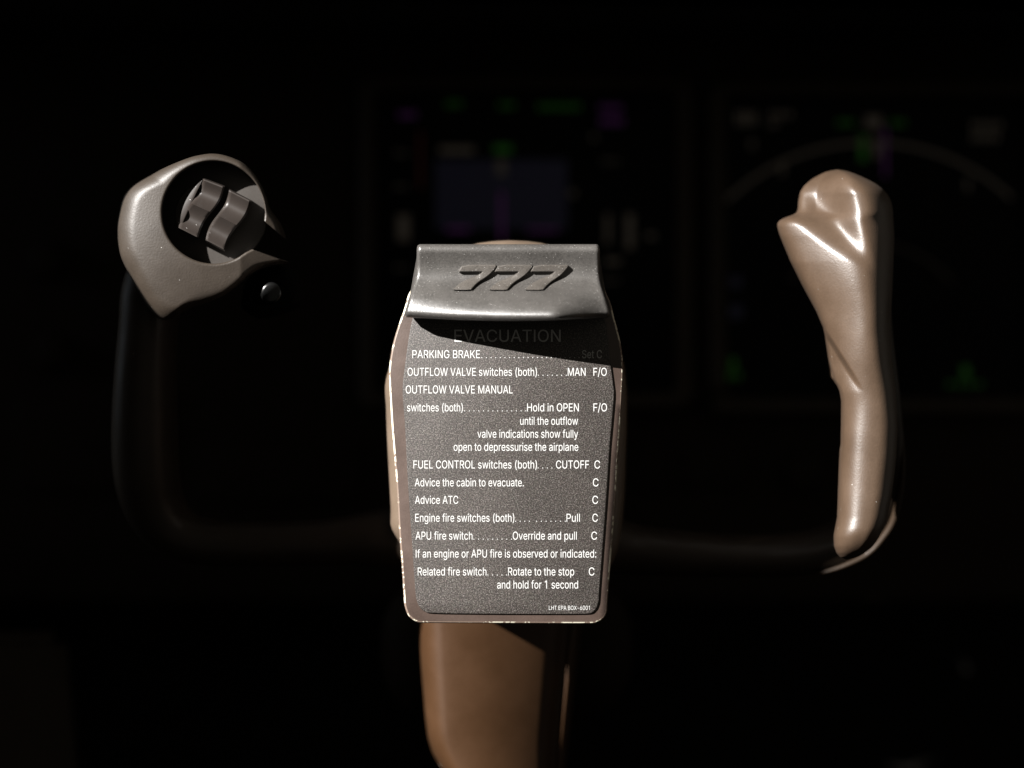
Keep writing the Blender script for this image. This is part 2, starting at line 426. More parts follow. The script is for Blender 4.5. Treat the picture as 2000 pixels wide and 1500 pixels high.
# ------------------------------------------------------------------ control column
cc = thing('control_column', 'tan painted control column running down out of the picture below the checklist plate', 'control column', P(975, 2300, 0.09))
YC = 0.046
cl = [(1000, 800), (1120, 810), (1216, 818), (1300, 823), (1400, 831), (1440, 836), (1470, 845), (1500, 862), (1530, 886), (1560, 905), (1640, 925), (2300, 930)]
cr_ = [(1000, 1150), (1216, 1136), (1500, 1104), (1640, 1088), (2300, 1080)]
prof = []     # (u from -1 left to 1 right, depth in metres behind the front)
for k in range(5): prof.append((-1.0, 0.060 - 0.045 * k / 4))
for k in range(1, 13):
    a = math.pi / 2 * k / 12; prof.append((-1.0 + 0.30 * (1 - math.cos(a)), 0.017 * (1 - math.sin(a))))
for k in range(1, 16): 
    u = -0.70 + 1.32 * k / 15; prof.append((u, 0.0160 * (k / 15) ** 1.9))
for u, d in ((0.68, 0.0195), (0.73, 0.0225), (0.77, 0.0240), (0.805, 0.0246), (0.835, 0.0246), (0.86, 0.0242), (0.875, 0.0236), (0.89, 0.0234), (0.905, 0.0236), (0.925, 0.0244), (0.95, 0.0265), (0.975, 0.030), (0.99, 0.036), (1.0, 0.060)):
    prof.append((u, d))
ys = [1000 + 12 * k for k in range(70)] + [1900, 2300]
rings = []
for py in ys:
    a, b = interp(cl, py), interp(cr_, py)
    rings.append([P(a + (b - a) * (u + 1) / 2, py, YC + d) for u, d in prof])
bm = bmesh.new(); loft(bm, rings)
link('column_cover', bm, M_col, cc, angle=60)
bm = bmesh.new()
box(bm, 745, 1120, 1235, 1410, YC + 0.075, YC + 0.12, 0.02, 120)
link('column_boot', bm, M_panel, cc, angle=60)

# ------------------------------------------------------------------ control yoke
yk = thing('control_yoke', 'brown control wheel with two horns and a dark checklist plate at its hub', 'control wheel', P(990, 1127, 0.045))

# hub behind the plate
hub = [(995, 469), (1042, 472), (1080, 484), (1130, 540), (1195, 640), (1222, 740), (1222, 900), (1214, 1030), (1196, 1100), (1150, 1155), (1080, 1176), (990, 1178), (905, 1175),
       (855, 1155), (820, 1118), (794, 1078), (776, 1052), (763, 1026), (763, 990), (757, 880), (754, 800), (754, 735), (785, 640), (860, 540), (912, 484), (950, 472)]
hub = resample(catmull(hub + [hub[0]], 8), 161)[:-1]
bm = bmesh.new(); slab(bm, hub, 0.0085, 0.062, 0.010, bevpx=46, steps=10)
link('hub', bm, M_hub, yk, angle=60)

# frame: left grip, bar, right grip behind the horn; one swept tube
fp = [(335, 470, 0.036, 52, 0.014), (300, 560, 0.035, 60, 0.016), (290, 640, 0.034, 58, 0.016), (284, 740, 0.034, 61, 0.017), (283, 850, 0.035, 65, 0.018), (287, 930, 0.037, 64, 0.018),
      (303, 990, 0.040, 60, 0.017), (340, 1037, 0.043, 54, 0.016), (400, 1058, 0.045, 48, 0.015), (500, 1062, 0.046, 46, 0.014),
      (640, 1058, 0.046, 48, 0.014), (740, 1050, 0.044, 60, 0.015), (820, 1045, 0.042, 70, 0.015), (1000, 1050, 0.042, 70, 0.015), (1160, 1062, 0.042, 66, 0.015), (1250, 1074, 0.052, 52, 0.014),
      (1400, 1084, 0.060, 46, 0.013), (1520, 1084, 0.063, 45, 0.013), (1602, 1074, 0.063, 48, 0.013), (1655, 1052, 0.062, 52, 0.013),
      (1690, 1010, 0.059, 54, 0.013), (1711, 955, 0.054, 53, 0.013), (1716, 890, 0.047, 51, 0.014), (1708, 780, 0.034, 50, 0.014), (1696, 660, 0.032, 48, 0.013), (1690, 540, 0.030, 46, 0.012), (1684, 450, 0.028, 42, 0.010)]
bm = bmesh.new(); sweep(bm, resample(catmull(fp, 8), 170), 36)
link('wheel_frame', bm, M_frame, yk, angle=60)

# raised bead along the outer edge of the frame's lower right corner
bp = [(1758, 780, 0.034), (1764, 870, 0.037), (1763, 940, 0.041), (1749, 1014, 0.047), (1724, 1056, 0.050), (1696, 1085, 0.0515), (1655, 1106, 0.052), (1612, 1120, 0.054), (1590, 1124, 0.057)]
bm = bmesh.new()
bq = resample(catmull(bp, 10), 90)
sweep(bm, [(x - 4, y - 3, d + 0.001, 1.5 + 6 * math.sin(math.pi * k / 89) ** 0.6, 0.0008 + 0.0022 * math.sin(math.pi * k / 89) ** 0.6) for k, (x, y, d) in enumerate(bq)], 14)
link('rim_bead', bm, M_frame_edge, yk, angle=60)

# right horn
XL = [(331.5, 1634), (333, 1624), (336, 1612), (341, 1601), (350, 1585), (362, 1571), (375, 1562.5), (393, 1559), (408, 1558), (415, 1556), (420, 1548), (425, 1533), (430, 1523), (435, 1519), (441, 1518), (450, 1520), (460, 1523),
      (511, 1544), (559, 1568), (609, 1595), (640, 1608), (657, 1611.5), (683, 1615), (720, 1620), (737, 1622), (744, 1628), (753, 1635), (765, 1640), (783, 1643), (867, 1642), (883, 1639), (950, 1637),
      (1010, 1635), (1035, 1630), (1047, 1628), (1067, 1629), (1080, 1634), (1088, 1641), (1091, 1647), (1092.5, 1652)]
XR = [(331.5, 1637), (333, 1649), (336, 1662), (341, 1675), (348, 1692), (358, 1712), (372, 1729), (385, 1738), (399, 1743), (460, 1747), (567, 1743), (650, 1739), (717, 1744), (767, 1750), (833, 1754), (900, 1750),
      (967, 1742), (1023, 1730), (1063, 1710), (1080, 1692), (1088, 1676), (1091, 1666), (1092.5, 1655)]
def seg_side(p, a, b):
    """signed distance of p from the line a-b"""
    dx, dy = b[0] - a[0], b[1] - a[1]; L = math.hypot(dx, dy)
    return ((p[0] - a[0]) * dy - (p[1] - a[1]) * dx) / L
# how far the horn leans back along its height (axis depth, metres)
LEAN = catmull([(331, 0.0246), (400, 0.0228), (465, 0.0206), (525, 0.0190), (600, 0.0183), (680, 0.0176), (760, 0.0178), (850, 0.0168), (950, 0.0166), (1050, 0.0160), (1093, 0.0160)], 8)
rows = []; py = 331.5
while py < 1092.5:
    rows.append(py)
    py += 0.8 if (py < 345 or py > 1084) else (1.6 if 408 < py < 446 or 735 < py < 760 else 2.5)
rows.append(1092.5)
rings = []
NU = 96
for py in rows:
    a = sum(interp(XL, py + k * 0.5) for k in range(-3, 4)) / 7 if 340 < py < 1085 else interp(XL, py)
    hw = min(14, max(0, py - 333), max(0, 1091 - py))
    b = sum(interp(XR, py + hw * k / 5) for k in range(-5, 6)) / 11
    sm = 42 * smooth(560, 640, py) * (1 - smooth(940, 1030, py))
    a_s = sum(interp(XL, py + sm * k / 8) for k in range(-8, 9)) / 17
    top = math.sqrt(max(0.0, 1 - (1 - min(1.0, max(0, (py - 330.5) / 50))) ** 2)); bot = math.sqrt(max(0.0, 1 - (1 - min(1.0, max(0, (1093.0 - py) / 62))) ** 2))
    up = 1 - smooth(540, 880, py)
    u0 = 0.42 * up + 0.26 * (1 - up)
    T = (0.0280 * up + 0.0170 * (1 - up)) * max(0.12, top) * max(0.12, bot)
    yc = interp(LEAN, py) + 0.0050 * up
    fr, bk = [], []
    for k in range(NU + 1):
        u = -math.cos(math.pi * k / NU)
        px = a + (b - a) * (u + 1) / 2
        u = max(-1.0, min(1.0, 2 * (px - a_s) / (b - a_s) - 1)) if sm > 0 else u
        if u < u0:
            q = (u0 - u) / (u0 + 1); p = 2.3
        else:
            q = (u - u0) / (1 - u0); p = 2.1 * up + 2.5 * (1 - up)
        g = max(0.0, 1 - q ** p) ** (1 / p)
        if u < u0:       # upper lobe: a flat facet leaning left, with a rolled edge
            g = (1 - up * 0.85) * g + up * 0.85 * (0.60 * (1 - (math.sqrt(q * q + 0.08) - 0.2828) / (math.sqrt(1.08) - 0.2828)) + 0.40 * max(0.0, 1 - q ** 16) ** (1 / 2.4))
        y = yc - T * g
        # thumb recess: a three-cornered hollow opening to the upper left
        d1 = -seg_side((px, py), (1629, 325), (1682, 505))
        d2 = seg_side((px, py), (1540, 398), (1690, 498))
        d2 += 7 * math.sin(math.pi * min(1, max(0, (px - 1545) / 140)))     # the lower wall of the hollow is bowed
        d = -12 * math.log(math.exp(-min(d1, 200) / 12) + math.exp(-min(d2, 200) / 12)) + 5
        y += 0.0100 * smooth(-22, 56, d) * min(1, g * 1.6)
        if sm > 0 and px - a < 7: y += 0.0035 * (sm / 42) * (1 - math.sqrt(max(0, 1 - (1 - (px - a) / 7) ** 2)))
        # lower edge of the front lobe, fading into the grip
        e = -seg_side((px, py), (1608, 640), (1678, 752))
        fade = smooth(632, 668, py) * (1 - smooth(700, 770, py))
        y += 0.0045 * smooth(-4, 7, e) * fade * min(1, g * 2)
        fr.append(P(px, py, y))
    for k in range(NU - 1, 0, -1):
        u = -math.cos(math.pi * k / NU)
        px = a + (b - a) * (u + 1) / 2
        bk.append(P(px, py, yc + T * 0.55 * math.sqrt(max(0, 1 - u * u))))
    rings.append(fr + bk)
bm = bmesh.new(); loft(bm, rings)
link('horn_grip', bm, M_horn, yk, angle=70)

# left horn: ring-shaped switch head
CX, CY, RH = 417, 415, 100
outer = [(559, 467), (549, 438), (528, 408), (520, 385), (509, 359), (493, 335), (473, 317), (442, 304), (415, 300), (390, 303), (367, 309), (327, 325), (287, 345), (257, 364), (241, 385), (233, 415), (229, 447), (231, 479),
         (238, 507), (258, 546), (280, 585), (296, 608), (310, 621), (325, 626), (339, 622), (353, 612), (371, 602), (401, 592), (436, 578), (464, 558), (490, 536), (522, 521), (564, 513)]
NT, NW = 260, 30
O = resample(catmull(outer, 10), NT)
# match inner to outer by angle so that the cross lines stay radial
def ang(p): 
    t = math.degrees(math.atan2(p[1] - CY, p[0] - CX)); return t
Ia = []
for i, o in enumerate(O):
    s = i / (NT - 1)
    t = ang(o)
    while t > 30 and s < 0.3: t -= 360
    un = t if s < 0.3 and t <= 30 else (t if t <= 12 and s < 0.6 and t > -181 and not (s > 0.3 and t > 0) else t - 360)
    un = max(-308, min(9, un))
    Ia.append(un)
for i in range(1, NT): Ia[i] = min(Ia[i], Ia[i - 1])
I = [(CX + RH * math.cos(math.radians(t)), CY + RH * math.sin(math.radians(t))) for t in Ia]
for i in range(NT):
    k = smooth(0.0, 0.012, i / (NT - 1))
    k2 = smooth(0.0, 0.055, 1 - i / (NT - 1))
    I[i] = tuple(a + (b - a) * k for a, b in zip((519, 434), I[i]))
    I[i] = tuple(a + (b - a) * k2 for a, b in zip((492, 487), I[i]))
def head_y(px, py):
    """front of the switch head, leaning back towards its left side and lower tip"""
    return 0.000038 * (px - 400) + 0.000040 * max(0, 400 - px) * max(0, 400 - px) / 190 + 0.00003 * max(0, py - 440) ** 2 / 190 + 0.000055 * max(0, px - 470)
LEN = [math.dist(a, b) for a, b in zip(I, O)]
rings = []
for i in range(NT):
    A, B = Vector(I[i]), Vector(O[i]); L = LEN[i]
    w_ = LEN[max(0, i - 12):i + 13]; Lm = sum(w_) / len(w_)
    ring = [P(A.x, A.y, head_y(A.x, A.y) + 0.0125), P(A.x, A.y, head_y(A.x, A.y) + 0.006)]
    kb = smooth(300, 420, B.x) * smooth(430, 560, B.y)
    Rm = 34.0 * (1 - kb) + 13.0 * kb
    Ro = min(Rm, Lm * 0.75, L * 0.95); Ri = min(5.0, L * 0.25)
    for k in range(NW + 1):
        w = 0.5 - 0.5 * math.cos(math.pi * k / NW)
        q = A + (B - A) * w
        do, di = (1 - w) * L, w * L
        y = head_y(q.x, q.y)
        if do < Ro: y += 0.0095 * (Ro / 34.0) * (1 - math.sqrt(max(0, 1 - (1 - do / Ro) ** 2)))
        if di < Ri: y += 0.0011 * (1 - math.sqrt(max(0, 1 - (1 - di / Ri) ** 2)))
        ring.append(P(q.x, q.y, y))
    yb = head_y(B.x, B.y)
    q = B + (A - B).normalized() * 6 if L > 8 else B
    ring.append(P(q.x, q.y, yb + 0.016))
    q = B + (A - B).normalized() * min(16, L * 0.4)
    ring.append(P(q.x, q.y, yb + 0.024))
    ring.append(P(A.x, A.y, yb + 0.024))
    rings.append(ring)
bm = bmesh.new(); loft(bm, rings)
sh = link('switch_head', bm, M_head, yk, angle=50)

bm = bmesh.new(); disc(bm, CX, CY, 106, 0.0125, 0.024, 0.0004)
link('switch_well', bm, M_well, yk)

def rocker(c, flange):
    """c: bottom left, bottom right, top right, top left in photo pixels"""
    bl, br, tr, tl = [Vector(p) for p in c]
    bm = bmesh.new(); rings = []
    NS, NTT = 48, 12
    ux = (br - bl).normalized()
    for i in range(NS + 1):
        s = i / NS
        l = bl + (tl - bl) * s; r = br + (tr - br) * s
        wob = 5.5 * math.sin(2 * math.pi * s) * (1 if s < 0.5 else 1.0)
        l = l + ux * (-wob * 0.8); r = r + ux * (-wob * 0.8)
        h = 0.0112 - 0.0042 * abs(math.sin(2 * math.pi * s)) ** 1.0 - 0.004 * (1 - math.sqrt(max(0, 1 - max(0, (abs(2 * s - 1) - 0.90) / 0.10) ** 2)))
        ring = [P(l.x, l.y, 0.0124)]
        for k in range(NTT + 1):
            t = k / NTT
            q = l + (r - l) * t
            e = max(0, (abs(2 * t - 1) - 0.88) / 0.12)
            ring.append(P(q.x, q.y, 0.0124 - h + 0.0008 * (1 - math.sqrt(max(0, 1 - e * e)))))
        ring.append(P(r.x, r.y, 0.0124))
        rings.append(ring)
    loft(bm, rings)
    o = link('trim_rocker', bm, M_rocker, yk, angle=40)
    if flange:
        bm = bmesh.new()
        arc = [(397, 348), (384, 357), (365, 370), (350, 388), (342, 408), (341, 428), (347, 446), (356, 440), (376, 395)]
        slab(bm, arc, 0.0042, 0.0124, 0.0005)
        link('rocker_flange', bm, M_rocker, o)
    return o
rocker([(348, 447), (387, 467), (439, 363), (397, 347)], True)
rocker([(401, 471), (439, 491), (491, 391), (448, 369)], False)

# push-to-talk button under the head, on a dark nub
bm = bmesh.new()
nub = resample(catmull([(470, 600), (480, 550), (520, 522), (566, 524), (592, 560), (588, 596), (552, 614), (505, 622), (470, 600)], 8), 65)[:-1]
slab(bm, nub, 0.020, 0.045, 0.010, bevpx=30, steps=6)
bu = link('button_housing', bm, M_matt, yk, angle=60)
bm = bmesh.new(); disc(bm, 529, 572, 21, 0.0110, 0.024, 0.0012)
link('push_button', bm, M_black, bu, angle=60)

# ---- checklist plate
plate = [(870, 500), (806, 562), (790, 602), (772, 655), (764, 690), (760, 720), (760, 742), (762, 780), (765, 830), (770, 892), (775, 955), (780, 1044), (785, 1109), (789, 1172), (791, 1186), (796, 1200), (804, 1209), (815, 1214.5), (831, 1216.5),
         (1000, 1217.5), (1146, 1218), (1162, 1216.5), (1174, 1212), (1182, 1204), (1186, 1192), (1187, 1170), (1195, 1070), (1203, 966), (1207, 892), (1212, 825), (1216, 750), (1217, 725), (1215, 690), (1210, 660), (1200, 622), (1185, 575), (1130, 500)]
plate = resample(catmull(plate + [plate[0]], 6), 281)[:-1]
bm = bmesh.new(); slab(bm, plate, 0.0, 0.0085, 0.0009, bevpx=3.2, matbev=1, steps=4)
link('checklist_plate', bm, [M_plate, M_worn_lit], yk, angle=30)
placard = [(830, 560), (806, 618), (798, 660), (791, 712), (785.5, 757), (788, 795), (791, 830), (797, 952), (805, 1065), (811, 1156), (813, 1172), (818, 1184), (826, 1193), (838, 1198), (990, 1199.5), (1146, 1199.5), (1157, 1197), (1165, 1188), (1169, 1176), (1170, 1161),
           (1177, 1070), (1185, 966), (1190, 880), (1196, 815), (1200, 768), (1197, 745), (1192, 708), (1188, 660), (1182, 618), (1160, 560)]
placard = chaikin(placard, 2, 0.2)
YPL = -0.0010
bm = bmesh.new(); slab(bm, placard, YPL, 0.0004, 0.0004, bevpx=2.2, steps=2)
pl = link('placard', bm, M_placard, yk, angle=30)

